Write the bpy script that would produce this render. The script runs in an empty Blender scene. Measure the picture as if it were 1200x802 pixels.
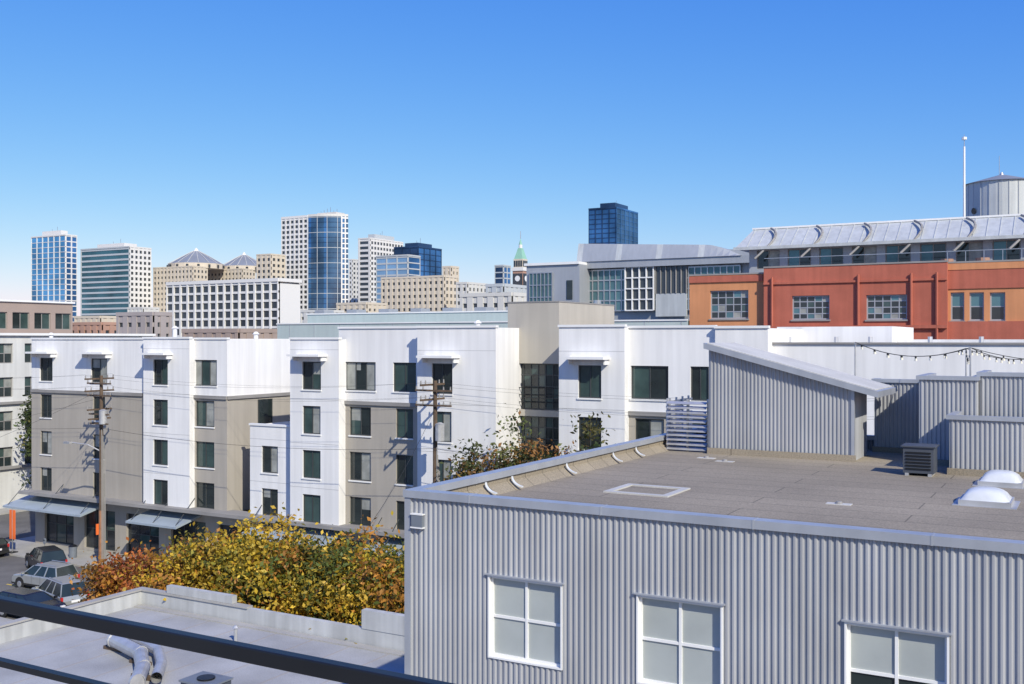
import bpy, math, random
import numpy as np
from mathutils import Vector
random.seed(7); rng=np.random.default_rng(5)
sc=bpy.context.scene
sc.view_settings.view_transform='Standard'
try: sc.view_settings.look='None'
except Exception: pass
sc.view_settings.exposure=0
# ------------------------------------------------------------------ survey helpers
# world axes follow the street grid: X along the street facades, Y away across the street
CAMZ=17.0; YAW=math.radians(29.5); cA,sA=math.cos(YAW),math.sin(YAW)
T=1214.0; YH=398.0
def U(px,v):
    t=(px-600)/T; return v*(cA*t-sA)/(sA*t+cA)
def DEP(px,v): return v/(sA*(px-600)/T+cA)
def Z(px,py,v): return CAMZ-(py-YH)/T*DEP(px,v)
def P(px,D):
    t=(px-600)/T; return (D*(cA*t-sA), D*(sA*t+cA))
def VV(px,u):
    t=(px-600)/T; d=u/(cA*t-sA); return d*(sA*t+cA)
# ------------------------------------------------------------------ materials
MATS={}
def M(name,col,rough=.8,var=.12,scale=.6,metal=0.,bump=0.,bscale=30,spec=.5,streak=0.,fine=0.):
    if name in MATS: return MATS[name]
    m=bpy.data.materials.new(name); m.use_nodes=True
    nt=m.node_tree; N=nt.nodes; L=nt.links
    b=N['Principled BSDF']
    b.inputs['Roughness'].default_value=rough; b.inputs['Metallic'].default_value=metal
    b.inputs['Specular IOR Level'].default_value=spec
    tc=N.new('ShaderNodeTexCoord')
    no=N.new('ShaderNodeTexNoise'); no.inputs['Scale'].default_value=scale; no.inputs['Detail'].default_value=6
    L.new(tc.outputs['Object'],no.inputs['Vector'])
    mix=N.new('ShaderNodeMix'); mix.data_type='RGBA'
    c0=[max(0,c*(1-var)) for c in col]; c1=[min(1,c*(1+var)) for c in col]
    mix.inputs['A'].default_value=(*c0,1); mix.inputs['B'].default_value=(*c1,1)
    mr=N.new('ShaderNodeMapRange'); mr.inputs['From Min'].default_value=.3; mr.inputs['From Max'].default_value=.7
    L.new(no.outputs['Fac'],mr.inputs['Value']); L.new(mr.outputs['Result'],mix.inputs['Factor'])
    out=mix.outputs['Result']
    def mul(src,vec_scale,sc_,amt,det=4):
        mp=N.new('ShaderNodeMapping'); mp.inputs['Scale'].default_value=vec_scale
        L.new(tc.outputs['Object'],mp.inputs['Vector'])
        n2=N.new('ShaderNodeTexNoise'); n2.inputs['Scale'].default_value=sc_; n2.inputs['Detail'].default_value=det
        L.new(mp.outputs['Vector'],n2.inputs['Vector'])
        r2=N.new('ShaderNodeMapRange'); r2.inputs['From Min'].default_value=.35; r2.inputs['From Max'].default_value=.65
        r2.inputs['To Min'].default_value=1-amt; r2.inputs['To Max'].default_value=1+amt*.4
        L.new(n2.outputs['Fac'],r2.inputs['Value'])
        mm=N.new('ShaderNodeVectorMath'); mm.operation='SCALE'
        L.new(src,mm.inputs[0]); L.new(r2.outputs['Result'],mm.inputs['Scale'])
        return mm.outputs['Vector']
    if streak: out=mul(out,(1,1,.06),2.2,streak)
    if fine: out=mul(out,(1,1,1),28,fine,2)
    L.new(out,b.inputs['Base Color'])
    if bump:
        nb=N.new('ShaderNodeTexNoise'); nb.inputs['Scale'].default_value=bscale; nb.inputs['Detail'].default_value=3
        L.new(tc.outputs['Object'],nb.inputs['Vector'])
        bp=N.new('ShaderNodeBump'); bp.inputs['Strength'].default_value=bump; bp.inputs['Distance'].default_value=.02
        L.new(nb.outputs['Fac'],bp.inputs['Height']); L.new(bp.outputs['Normal'],b.inputs['Normal'])
    MATS[name]=m; return m
M('stucco_white',(.75,.745,.735),.9,.04,.25,streak=.08,bump=.15)
M('stucco_joint',(.50,.50,.50),.9,.04,.25)
M('stucco_taupe',(.37,.34,.295),.9,.06,.3,streak=.08,bump=.15)
M('taupe_tower',(.43,.40,.345),.9,.05,.3,streak=.07)
M('trim_grey',(.26,.25,.24),.8)
M('trim_white',(.74,.74,.73),.7,.04)
M('bronze_frame',(.05,.055,.055),.5)
M('win_dark',(.02,.028,.028),.06,.3,.8,spec=.7)
M('win_green',(.04,.07,.065),.08,.3,.8,spec=.7)
M('win_curtain',(.28,.29,.27),.25,.25,1.5)
M('win_blind',(.38,.41,.40),.2,.10,.9,spec=.8)
M('corr_metal',(.38,.39,.41),.42,.07,.5,metal=.15,streak=.14)
M('coping_metal',(.40,.42,.455),.4,.08,1.2,metal=.3,streak=.08)
M('roof_light',(.50,.49,.46),.9,.1,1,fine=.1)
M('roof_grey',(.36,.36,.355),.95,.18,.4,fine=.15,bump=.3)
M('roof_gravel_far',(.33,.31,.29),.95,.15,.4)
M('asphalt',(.13,.125,.12),.95,.25,.35,fine=.2,bump=.3)
M('city_ground',(.12,.12,.11),.95,.3,.02)
M('concrete',(.36,.35,.33),.9,.12,.6,fine=.12)
M('paint_white',(.75,.75,.73),.7,.1,3)
M('paint_yellow',(.7,.5,.06),.7,.1,3)
M('concrete_wall',(.44,.45,.45),.9,.15,.5,streak=.18)
M('brick_red',(.43,.125,.08),.9,.1,.5,streak=.1,fine=.1)
M('orange_paint',(.57,.25,.115),.9,.08,.4,streak=.08)
M('seal_green_grey',(.42,.49,.48),.8,.05,.2,streak=.05)
M('metal_panel',(.36,.38,.41),.5,.06,.15,metal=.2,streak=.05)
M('pent_metal',(.48,.50,.50),.5,.06,.4,metal=.1,streak=.1)
M('teal_glass',(.09,.18,.20),.12,.4,.12,metal=.3)
M('tower_white',(.68,.67,.65),.85,.04,.02)
M('tower_offwhite',(.58,.57,.54),.85,.05,.02)
M('tower_beige',(.58,.51,.41),.85,.06,.03)
M('tower_grey',(.45,.48,.50),.8,.05,.02)
M('blue_glass',(.05,.15,.32),.12,.45,.05,metal=.4)  # high-contrast colour noise paints imitation reflections into the panes
M('sky_glass',(.10,.30,.50),.10,.5,.04,metal=.5)
M('navy_glass',(.025,.055,.12),.12,.45,.05,metal=.3)
M('steel_glass',(.035,.085,.16),.12,.6,.05,metal=.15)
M('teal_tower_glass',(.05,.13,.15),.12,.4,.05,metal=.3)
M('pale_glass',(.22,.36,.50),.15,.25,.03,metal=.4)
M('dark_glass',(.05,.06,.07),.15,.35,.05,metal=.2)
M('copper_green',(.24,.46,.36),.8,.15,.1)
M('dome_slate',(.20,.22,.26),.7,.1,.1)
M('pinkish',(.33,.26,.225),.9,.07,.3)
M('terracotta',(.40,.24,.18),.9,.1,.1)
M('tan_paint',(.36,.32,.31),.9,.1,.1)
M('old_white',(.58,.58,.56),.9,.06,.3,streak=.1)
M('wood_pole',(.11,.075,.05),.9,.2,3,streak=.2)
M('wood_new',(.28,.14,.075),.9,.2,3)
M('cable',(.03,.03,.03),.7)
M('steel',(.5,.5,.5),.35,.08,3,metal=.7)
M('black_metal',(.012,.013,.015),.4,.2,4,metal=.0,spec=.3)
M('galv',(.5,.5,.5),.45,.15,2,metal=.5)
M('plastic_white',(.60,.62,.63),.3,.08,3)
M('hvac_grey',(.15,.17,.20),.6,.1,2)
M('hvac_dark',(.06,.07,.09),.6,.1,2)
M('bark',(.11,.085,.065),.95,.25,4,bump=.4)
M('car_black',(.012,.012,.014),.22,.1,2,spec=.8)
M('car_silver',(.42,.43,.42),.3,.05,2,metal=.5)
M('car_white',(.62,.62,.58),.3,.05,2)
M('rubber',(.015,.015,.015),.9)
M('lamp_red',(.45,.02,.02),.3)
M('lamp_clear',(.7,.7,.7),.15)
M('orange_sign',(.8,.16,.03),.6)
M('awning_blue',(.36,.42,.47),.5,.06,1,metal=.2)
M('bulb',(.75,.70,.55),.2)
M('store_dark',(.03,.035,.04),.1,.4,.3,spec=.6)
def roofdeck():
    m=M('roof_deck',(.305,.26,.195),.97,.16,.22,fine=.25,bump=.35,bscale=60)
    nt=m.node_tree; N=nt.nodes; L=nt.links; b=N['Principled BSDF']
    src=b.inputs['Base Color'].links[0].from_socket
    tc=[n for n in N if n.type=='TEX_COORD'][0]
    br=N.new('ShaderNodeTexBrick'); br.inputs['Scale'].default_value=1
    br.inputs['Brick Width'].default_value=7.0; br.inputs['Row Height'].default_value=.95
    br.inputs['Mortar Size'].default_value=.022; br.inputs['Mortar Smooth'].default_value=.4
    br.inputs['Color1'].default_value=(1,1,1,1); br.inputs['Color2'].default_value=(.90,.90,.90,1); br.inputs['Mortar'].default_value=(.5,.5,.5,1)
    L.new(tc.outputs['Object'],br.inputs['Vector'])
    mx=N.new('ShaderNodeVectorMath'); mx.operation='MULTIPLY'
    L.new(src,mx.inputs[0]); L.new(br.outputs['Color'],mx.inputs[1]); L.new(mx.outputs['Vector'],b.inputs['Base Color'])
roofdeck()
def leafmat(name):
    m=bpy.data.materials.new(name); m.use_nodes=True; nt=m.node_tree; N=nt.nodes; L=nt.links
    b=N['Principled BSDF']; b.inputs['Roughness'].default_value=.6
    at=N.new('ShaderNodeAttribute'); at.attribute_name='tint'
    L.new(at.outputs['Color'],b.inputs['Base Color'])
    tr=N.new('ShaderNodeBsdfTranslucent'); L.new(at.outputs['Color'],tr.inputs['Color'])
    ms=N.new('ShaderNodeMixShader'); ms.inputs[0].default_value=.35
    L.new(b.outputs[0],ms.inputs[1]); L.new(tr.outputs[0],ms.inputs[2])
    L.new(ms.outputs[0],N['Material Output'].inputs['Surface'])
    MATS[name]=m
leafmat('leaves')
# ------------------------------------------------------------------ builder
class B:
    def __init__(s,name): s.name=name; s.parts={}
    def _p(s,part):
        return s.parts.setdefault(part,dict(v=[],f=[],m=[],ms=[]))
    def face(s,part,mat,pts):
        p=s._p(part)
        if mat not in p['ms']: p['ms'].append(mat)
        i=len(p['v']); p['v']+= [tuple(q) for q in pts]; p['f'].append(tuple(range(i,i+len(pts)))); p['m'].append(p['ms'].index(mat))
    def hexa(s,part,mat,c):
        p=s._p(part)
        if mat not in p['ms']: p['ms'].append(mat)
        k=p['ms'].index(mat); i=len(p['v']); p['v']+=[tuple(q) for q in c]
        for f in ((3,2,1,0),(4,5,6,7),(0,1,5,4),(1,2,6,5),(2,3,7,6),(3,0,4,7)):
            p['f'].append(tuple(i+a for a in f)); p['m'].append(k)
    def box(s,part,mat,x0,x1,y0,y1,z0,z1):
        s.hexa(part,mat,[(x0,y0,z0),(x1,y0,z0),(x1,y1,z0),(x0,y1,z0),(x0,y0,z1),(x1,y0,z1),(x1,y1,z1),(x0,y1,z1)])
    def lbox(s,part,mat,F,a0,a1,z0,z1,o0,o1):
        o,d,n=F
        def q(a,z,f): return (o[0]+d[0]*a+n[0]*f,o[1]+d[1]*a+n[1]*f,z)
        s.hexa(part,mat,[q(a0,z0,o0),q(a1,z0,o0),q(a1,z0,o1),q(a0,z0,o1),q(a0,z1,o0),q(a1,z1,o0),q(a1,z1,o1),q(a0,z1,o1)])
    def lq(s,part,mat,F,a0,a1,z0,z1,f):
        o,d,n=F
        def q(a,z): return (o[0]+d[0]*a+n[0]*f,o[1]+d[1]*a+n[1]*f,z)
        s.face(part,mat,[q(a0,z0),q(a1,z0),q(a1,z1),q(a0,z1)])
    def cyl(s,part,mat,p0,p1,r0,r1=None,n=10,caps=True):
        if r1 is None: r1=r0
        p0=Vector(p0); p1=Vector(p1); d=(p1-p0)
        if d.length<1e-6: return
        d.normalize(); a=d.orthogonal().normalized(); b=d.cross(a)
        A=[p0+(a*math.cos(2*math.pi*i/n)+b*math.sin(2*math.pi*i/n))*r0 for i in range(n)]
        C=[p1+(a*math.cos(2*math.pi*i/n)+b*math.sin(2*math.pi*i/n))*r1 for i in range(n)]
        for i in range(n):
            j=(i+1)%n
            s.face(part,mat,[A[i],A[j],C[j],C[i]] if r1>1e-5 else [A[i],A[j],C[i]])
        if caps:
            s.face(part,mat,A[::-1])
            if r1>1e-5: s.face(part,mat,C)
    def tube(s,part,mat,pts,r,n=5):
        for a,b in zip(pts[:-1],pts[1:]): s.cyl(part,mat,a,b,r,r,n,False)
    def build(s,loc=(0,0,0),rot=0,bevel=None):
        e=bpy.data.objects.new(s.name,None); sc.collection.objects.link(e); e.empty_display_size=.5
        for pn,p in s.parts.items():
            me=bpy.data.meshes.new(pn); me.from_pydata(p['v'],[],p['f'])
            for m in p['ms']: me.materials.append(MATS[m])
            me.polygons.foreach_set('material_index',p['m']); me.update()
            o=bpy.data.objects.new(pn,me); sc.collection.objects.link(o); o.parent=e
            if bevel and pn in bevel:
                md=o.modifiers.new('w','WELD'); md.merge_threshold=.001
                md=o.modifiers.new('b','BEVEL'); md.width=bevel[pn]; md.segments=3; md.limit_method='ANGLE'
        e.location=loc; e.rotation_euler=(0,0,rot)
        return e
def facade(b,part,mat,F,a0,a1,z0,z1,ops,rev=.15,revmat=None):
    ops=[o for o in ops if o[1]>a0 and o[0]<a1 and o[3]>z0 and o[2]<z1]
    xs=sorted(set([a0,a1]+[min(max(o[i],a0),a1) for o in ops for i in (0,1)]))
    zs=sorted(set([z0,z1]+[min(max(o[i],z0),z1) for o in ops for i in (2,3)]))
    for i in range(len(xs)-1):
        for j in range(len(zs)-1):
            cx=(xs[i]+xs[i+1])/2; cz=(zs[j]+zs[j+1])/2
            if any(o[0]<cx<o[1] and o[2]<cz<o[3] for o in ops): continue
            b.lq(part,mat,F,xs[i],xs[i+1],zs[j],zs[j+1],0)
    o_,d,n=F
    def q(a,z,f): return (o_[0]+d[0]*a+n[0]*f,o_[1]+d[1]*a+n[1]*f,z)
    rm=revmat or mat
    for o in ops:
        A0,A1,Z0,Z1=o[:4]
        b.face(part,rm,[q(A0,Z0,0),q(A0,Z1,0),q(A0,Z1,-rev),q(A0,Z0,-rev)])
        b.face(part,rm,[q(A1,Z0,0),q(A1,Z0,-rev),q(A1,Z1,-rev),q(A1,Z1,0)])
        b.face(part,rm,[q(A0,Z0,0),q(A0,Z0,-rev),q(A1,Z0,-rev),q(A1,Z0,0)])
        b.face(part,rm,[q(A0,Z1,0),q(A1,Z1,0),q(A1,Z1,-rev),q(A0,Z1,-rev)])
def win(b,F,a0,a1,z0,z1,rev,frame,panes,nx=2,nz=1,ft=.06,mt=.04):
    b.lbox('window_frames',frame,F,a0,a0+ft,z0,z1,-rev,-rev+.06)
    b.lbox('window_frames',frame,F,a1-ft,a1,z0,z1,-rev,-rev+.06)
    b.lbox('window_frames',frame,F,a0+ft,a1-ft,z0,z0+ft,-rev,-rev+.06)
    b.lbox('window_frames',frame,F,a0+ft,a1-ft,z1-ft,z1,-rev,-rev+.06)
    for i in range(1,nx):
        a=a0+(a1-a0)*i/nx; b.lbox('window_frames',frame,F,a-mt/2,a+mt/2,z0+ft,z1-ft,-rev,-rev+.05)
    for j in range(1,nz):
        z=z0+(z1-z0)*j/nz
        for i in range(nx):
            aa=a0+(a1-a0)*i/nx+(mt/2 if i else ft); ab=a0+(a1-a0)*(i+1)/nx-(mt/2 if i<nx-1 else ft)
            b.lbox('window_frames',frame,F,aa,ab,z-mt/2,z+mt/2,-rev,-rev+.045)
    k=0
    for i in range(nx):
        for j in range(nz):
            b.lq('window_glass',panes[k%len(panes)],F,a0+(a1-a0)*i/nx,a0+(a1-a0)*(i+1)/nx,z0+(z1-z0)*j/nz,z0+(z1-z0)*(j+1)/nz,-rev+.01); k+=1
def FR(u,v): return ((u,v),(1,0),(0,-1))
def FS(u,v): return ((u,v),(0,1),(1,0))
def corr(b,part,mat,F,a0,a1,z0,z1,ops=(),pitch=.125,dep=.03):
    zt=z1 if callable(z1) else (lambda a:z1)
    def prof(a):
        t=((a-a0)/pitch)%1.0
        if t<.30: return 0.
        if t<.5: return dep*(t-.30)/.2
        if t<.8: return dep
        return dep*(1-(t-.8)/.2)
    al=set([a0,a1]+[o[i] for o in ops for i in (0,1)])
    k=0
    while a0+k*pitch<a1:
        for f in (0,.30,.5,.8):
            a=a0+(k+f)*pitch
            if a0<a<a1: al.add(round(a,5))
        k+=1
    al=sorted(al); o_,d,n=F
    def q(a,z,f): return (o_[0]+d[0]*a+n[0]*f,o_[1]+d[1]*a+n[1]*f,z)
    for i in range(len(al)-1):
        x0,x1=al[i],al[i+1]
        if x1-x0<1e-5: continue
        cx=(x0+x1)/2; f0=prof(x0+1e-6); f1=prof(x1-1e-6)
        cut=sorted([(o[2],o[3]) for o in ops if o[0]<cx<o[1]])
        lo=z0; segs=[]
        for c in cut: segs.append((lo,lo,c[0],c[0])); lo=c[1]
        segs.append((lo,lo,zt(x0),zt(x1)))
        for s0,s1,t0,t1 in segs:
            b.face(part,mat,[q(x0,s0,f0),q(x1,s1,f1),q(x1,t1,f1),q(x0,t0,f0)])
# ------------------------------------------------------------------ ground & streets
def sheet(name,mat,x0,x1,y0,y1,z):
    me=bpy.data.meshes.new(name); me.from_pydata([(x0,y0,z),(x1,y0,z),(x1,y1,z),(x0,y1,z)],[],[(0,1,2,3)])
    me.materials.append(MATS[mat]); o=bpy.data.objects.new(name,me); sc.collection.objects.link(o); return o
sheet('ground','city_ground',-20000,20000,-20000,20000,-.02)
sheet('parking_lot','asphalt',-76,60,-5,36,-.008)
sheet('road','asphalt',-500,150,39.5,51.5,0.0)
sheet('side_road','asphalt',-92,-80,-200,600,.004)
b=B('sidewalk')
for x0,x1 in ((-79,60),(-200,-92.5)):
    b.box('far_pavement','concrete',x0,x1,51.5,55.3,-.01,.13)
    b.box('near_pavement','concrete',x0,x1,36,39.5,-.01,.13)
b.box('left_pavement','concrete',-95.3,-92.5,55.3,200,-.01,.13)
b.box('corner_pavement','concrete',-79.5,-76.6,55.3,200,-.01,.13)
b.build()
b=B('road_markings')
x=-78
while x<40:
    b.box('centre_dashes','paint_yellow',x,x+3,45.3,45.42,-.01,.006); x+=6
for i in range(9):
    b.box('crosswalk','paint_white',-79.2+.0,-76.6,40.4+i*1.2,40.95+i*1.2,-.01,.008)
x=-74
while x<-18:
    b.box('parking_ticks','paint_white',x,x+.1,39.6,41.8,-.01,.009); x+=6.5
b.build()
# ------------------------------------------------------------------ white apartment building
b=B('apartment_building')
V0=55.0; ROWS=[14.55,11.55,8.55,5.55]
def aptwin(F,a,w,zc,h=1.9,rev=.16):
    kind=random.random()
    left='win_dark' if kind<.6 else 'win_green'; right='win_curtain' if random.random()<.38 else 'win_green'
    ps=[left,right] if random.random()<.6 else [right,left]
    if random.random()<.25: ps=['win_dark','win_dark']
    win(b,F,a-w/2,a+w/2,zc-h/2,zc+h/2,rev,'bronze_frame',ps,2 if w<2.4 else 3,1,.07,.06)
    if random.random()<.35:
        s=random.choice((0,1)); hh=random.uniform(.4,1.1); aa=a-w/2+.08 if s==0 else a+.04
        b.lq('window_blinds','win_curtain',F,aa,aa+w/2-.13,zc+h/2-.08-hh,zc+h/2-.08,-rev+.014)
    b.lbox('sills','trim_white',F,a-w/2-.05,a+w/2+.05,zc-h/2-.09,zc-h/2-.002,0,.07)
def section(x0,x1,v,cols,ztop,full,zbase=4.4,rows=ROWS,eyebrow=False,back=12):
    u0,u1=U(x0,v),U(x1,v); F=FR(u0,v); ops=[];W=[]
    for px,wt,wl in cols:
        c=U(px,v)-u0
        for i,zc in enumerate(rows):
            wpx=wt if (i==0 and rows is ROWS) else wl
            w=U(px+wpx/2,v)-U(px-wpx/2,v); h=1.9
            ops.append((c-w/2,c+w/2,zc-h/2,zc+h/2)); W.append((c,w,zc))
    low='stucco_white' if full else 'stucco_taupe'
    if full or ztop<12.8: facade(b,'walls',low,F,0,u1-u0,zbase,ztop,ops,.16)
    else:
        facade(b,'walls',low,F,0,u1-u0,zbase,12.8,ops,.16)
        facade(b,'walls','stucco_white',F,0,u1-u0,12.8,ztop,ops,.16)
        b.lbox('string_course','trim_grey',F,0.01,u1-u0-.01,12.66,12.9,0.002,.12)
    if full:
        for zj in (6.95,9.95,12.95):
            if zj<ztop: b.lbox('control_joints','stucco_joint',F,.01,u1-u0-.01,zj,zj+.035,0.001,.006)
        if ztop>12.9: b.lbox('control_joints','stucco_joint',F,.01,u1-u0-.01,16.3,16.33,0.001,.006)
    for c,w,zc in W: aptwin(F,c,w,zc)
    for uu in (u0,u1):
        FF=((uu,v),(0,1),(1,0) if uu==u1 else (-1,0))
        if full: b.lq('walls','stucco_white',FF,0,back,zbase,ztop,0)
        else:
            b.lq('walls','stucco_taupe',FF,0,back,zbase,12.8,0); b.lq('walls','stucco_white',FF,0,back,12.8,ztop,0)
    b.lbox('parapet_coping','trim_white',F,-.05,u1-u0+.05,ztop+.002,ztop+.14,-.25,.08)
    b.box('roof','roof_light',u0+.02,u1-.02,v+.02,v+back,ztop-.7,ztop-.55)
    if eyebrow:
        for px,wt,wl in cols:
            c=U(px,v)-u0; w=U(px+wt/2,v)-U(px-wt/2,v)
            b.lbox('window_canopies','trim_white',F,c-w/2-.55,c+w/2+.55,15.85,16.0,0.003,.95)
            for s in (-1,1): b.lbox('window_canopies','trim_white',F,c+s*(w/2+.4)-.04,c+s*(w/2+.4)+.04,15.55,15.848,.003,.5)
    return u0,u1
section(37,168,55.0,[(54,15,13),(116,19,14)],17.0,False,eyebrow=True)
section(168,222,54.5,[(188,17,17)],17.05,True,eyebrow=True)
uL0,uL1=section(222,266,55.0,[(240,28,22)],17.0,False)
F=FS(uL1,55); 
ops=[(3.2,4.6,z-.95,z+.95) for z in ROWS[1:]]
for o in ops:
    b.lbox('return_windows','win_dark',F,o[0],o[1],o[2],o[3],.01,.05)
    b.lbox('return_windows','bronze_frame',F,o[0]-.06,o[0],o[2],o[3],.01,.08)
    b.lbox('return_windows','bronze_frame',F,o[1],o[1]+.06,o[2],o[3],.01,.08)
b.lbox('string_course','trim_grey',F,0.0,12,12.66,12.9,.004,.12)
section(293,340,55.0,[(316,20,19)],10.9,True,rows=ROWS[2:],back=7)
section(340,397,54.3,[(365,22,21)],17.0,True,eyebrow=True)
section(397,489,55.0,[(422,36,25),(474,27,20)],17.72,False)
section(489,581,54.1,[(518,24,22)],17.72,True,eyebrow=True)
section(655,732,54.4,[(691,27,27)],17.72,True,eyebrow=True)
section(732,838,55.0,[(761,44,34),(820,22,20)],17.65,False)
section(838,900,54.7,[(868,26,26)],17.6,True)
u900=U(900,54.7)
b.box('rear_block','stucco_taupe',U(222,55)+.5,U(420,55),66.9,78,0,12.8)
b.box('rear_block_top','stucco_white',U(222,55)+.5,U(420,55),66.9,78,12.801,16.9)
b.box('rear_block','stucco_white',U(37,55)+.02,U(222,55),66.9,74,0,16.6)
b.box('rear_block','stucco_white',U(400,55),U(900,54.7)-.1,67.01,80,0,17.2)
b.box('right_wing','stucco_white',u900,14,55.6,61,0,16.75)
b.box('right_wing_coping','trim_grey',u900-.0,14.05,55.5,55.8,16.752,16.85)
b.box('right_wing_upper','stucco_white',u900-1.5,U(1045,62),62,70,0,17.75)
b.box('right_wing_upper','stucco_white',U(1045,62)+.02,20,64,70,0,17.0)
for px in (925,980,1020,1090,1150):
    u=U(px,59); b.cyl('roof_vents','galv',(u,59,16.6),(u,59,17.15),.12,n=8)
vt=57.0; ut0,ut1=U(595,vt),U(655,vt)
F=FR(ut0,vt); W=ut1-ut0
ops=[(.5,W-.02,12.6,15.5),(.5,W-.02,9.4,12.2),(.5,W-.02,6.2,9.0)]
facade(b,'stair_tower','taupe_tower',F,0,W,0,19.3,ops,.3)
for o in ops:
    win(b,F,o[0],o[1],o[2],o[3],.3,'bronze_frame',['win_dark','win_green','win_dark','win_dark','win_green'],6,4,.08,.05)
    for k in range(3):
        zz=o[2]+.45*(k+1); b.lbox('tower_balcony_rails','black_metal',F,o[0],o[1],zz,zz+.05,-.02,.03)
b.lq('stair_tower','taupe_tower',FS(ut1,vt),0,8.4,0,19.3,0)
b.lq('stair_tower','taupe_tower',((ut0,vt),(0,1),(-1,0)),0,8.4,0,19.3,0)
b.box('stair_tower','taupe_tower',ut0+.01,ut1-.01,vt+.01,vt+8.39,19.1,19.2)
b.lbox('stair_tower_coping','trim_grey',F,-.03,W+.03,19.302,19.38,-8.4,.03)
b.box('link','stucco_white',U(581,54.1)+.01,ut0-.01,57.6,66,0,17.5)
b.box('link','stucco_taupe',ut1+.01,U(655,54.4)+.0,57.4,66,0,17.4)
us,ue=U(37,55),U(900,54.7)
Fg=FR(us,55.35); Wg=ue-us; ops=[]; a=1.2
while a+4<Wg: ops.append((a,a+3.6,.35,3.5)); a+=4.9
facade(b,'shopfront_walls','stucco_taupe',Fg,0,Wg,.1,4.4,ops,.25)
for i,o in enumerate(ops):
    win(b,Fg,o[0],o[1],o[2],o[3],.25,'bronze_frame',['store_dark','store_dark','win_green'],3,2,.08,.06)
b.lbox('shopfront_cornice','trim_grey',Fg,-.1,Wg,4.38,4.62,-.2,1.5)
b.lq('walls','stucco_taupe',((us,55.35),(0,1),(-1,0)),0,11,0,4.4,0)
for p0,p1 in ((3,94),(147,206),(278,378),(420,470)):
    v=52.9; u0,u1=max(U(p0,v),us-1),U(p1,v)
    b.hexa('awnings','awning_blue',[(u0,v,3.35),(u1,v,3.35),(u1,55.3,3.9),(u0,55.3,3.9),(u0,v,3.5),(u1,v,3.5),(u1,55.3,4.05),(u0,55.3,4.05)])
    for uu in (u0+.3,(u0+u1)/2,u1-.3): b.cyl('awning_rods','bronze_frame',(uu,v+.2,3.5),(uu,55,5.3),.03,n=5)
for px,zz in ((60,17.6),(205,18.1),(300,17.6),(560,18.3)):
    u=U(px,60); b.cyl('roof_vents','trim_white',(u,60,16.4),(u,60,zz-.2),.18,n=8); b.cyl('roof_vents','trim_white',(u,60,zz-.2),(u,60,zz),.28,.1,n=8)
for px in (167,339,399,583):
    u=U(px,54.9)+.12; b.cyl('downpipes','trim_grey',(u,54.93 if px<580 else 57.5,4.7),(u,54.93 if px<580 else 57.5,16.4),.05,n=6)
b.build()
# ------------------------------------------------------------------ corrugated building (foreground right)
b=B('corrugated_metal_building')
u0,v0,u1,v1=-13.2,18.7,7.0,37.2; zt=13.7; zd=13.2
WN=[(-11.1,-9.43),(-7.75,-6.1),(-3.83,-2.2),(.3,1.95),(4.1,5.75)]
F=FR(u0,v0); ops=[]
for a,c in WN:
    for zb,ztp in ((10.37,12.03),(6.6,8.3),(2.9,4.6)): ops.append((a-u0,c-u0,zb,ztp))
corr(b,'front_cladding','corr_metal',F,0,u1-u0,0,zt-.16,ops)
for k,o in enumerate(ops):
    A0,A1,Z0,Z1=o; t=.035
    for q in ((A0-t,A0,Z0-t,Z1+t),(A1,A1+t,Z0-t,Z1+t),(A0,A1,Z1,Z1+t),(A0,A1,Z0-t,Z0)):
        b.lbox('window_surrounds','trim_white',F,q[0],q[1],q[2],q[3],-.12,.055)
    lower='win_dark' if (k//3)>=2 else 'win_blind'
    win(b,F,A0,A1,Z0,Z1,.10,'trim_white',[lower,'win_blind',lower,'win_blind'],2,2,.045,.055)
    b.lbox('window_drip','coping_metal',F,A0-.08,A1+.08,Z1+t+.002,Z1+t+.03,0,.09)
b.box('wall_core','hvac_grey',u0+.3,u1,v0+.35,v1-.2,0,zd-.05)
corr(b,'side_cladding','corr_metal',((u0,v0),(0,1),(-1,0)),0,v1-v0,0,zt-.16)
corr(b,'back_cladding','corr_metal',((u0,v1),(1,0),(0,1)),0,u1-u0,0,zt-.16)
b.box('corner_trim','coping_metal',u0-.06,u0+.10,v0-.06,v0+.10,0,zt-.17)
b.box('coping','coping_metal',u0-.08,u1,v0-.09,v0+.22,zt-.16,zt)
b.box('coping','coping_metal',u0-.08,u0+.22,v0+.222,v1+.08,zt-.16,zt)
b.box('coping','coping_metal',u0+.222,u1,v1-.2,v1+.08,zt-.16,zt)
x=u0+1.6
while x<u1: b.box('coping_laps','metal_panel',x,x+.035,v0-.096,v0+.225,zt-.165,zt+.006); x+=3.05
y=v0+2.5
while y<v1: b.box('coping_laps','metal_panel',u0-.086,u0+.226,y,y+.035,zt-.165,zt+.006); y+=3.05
b.box('parapet_inner','roof_deck',u0+.02,u0+.16,v0+.2,v1,zd-.1,zt-.162)
b.box('parapet_inner','roof_deck',u0+.161,u1,v0+.04,v0+.18,zd-.1,zt-.162)
b.hexa('parapet_inner','roof_deck',[(u0+.161,v0+.2,zd),(u0+.42,v0+.2,zd),(u0+.42,v1-.3,zd),(u0+.161,v1-.3,zd),(u0+.161,v0+.2,zd+.2),(u0+.165,v0+.2,zd+.2),(u0+.165,v1-.3,zd+.2),(u0+.161,v1-.3,zd+.2)])
b.box('roof_membrane','roof_deck',u0+.162,u1,v0+.181,v1-.21,zd-.04,zd)
b.lbox('wall_vent','hvac_grey',F,.16,.44,12.92,13.18,.03,.12)
b.lbox('wall_vent','trim_white',F,.14,.46,13.182,13.21,.03,.13); b.lbox('wall_vent','trim_white',F,.14,.46,12.89,12.918,.03,.13)
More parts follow.
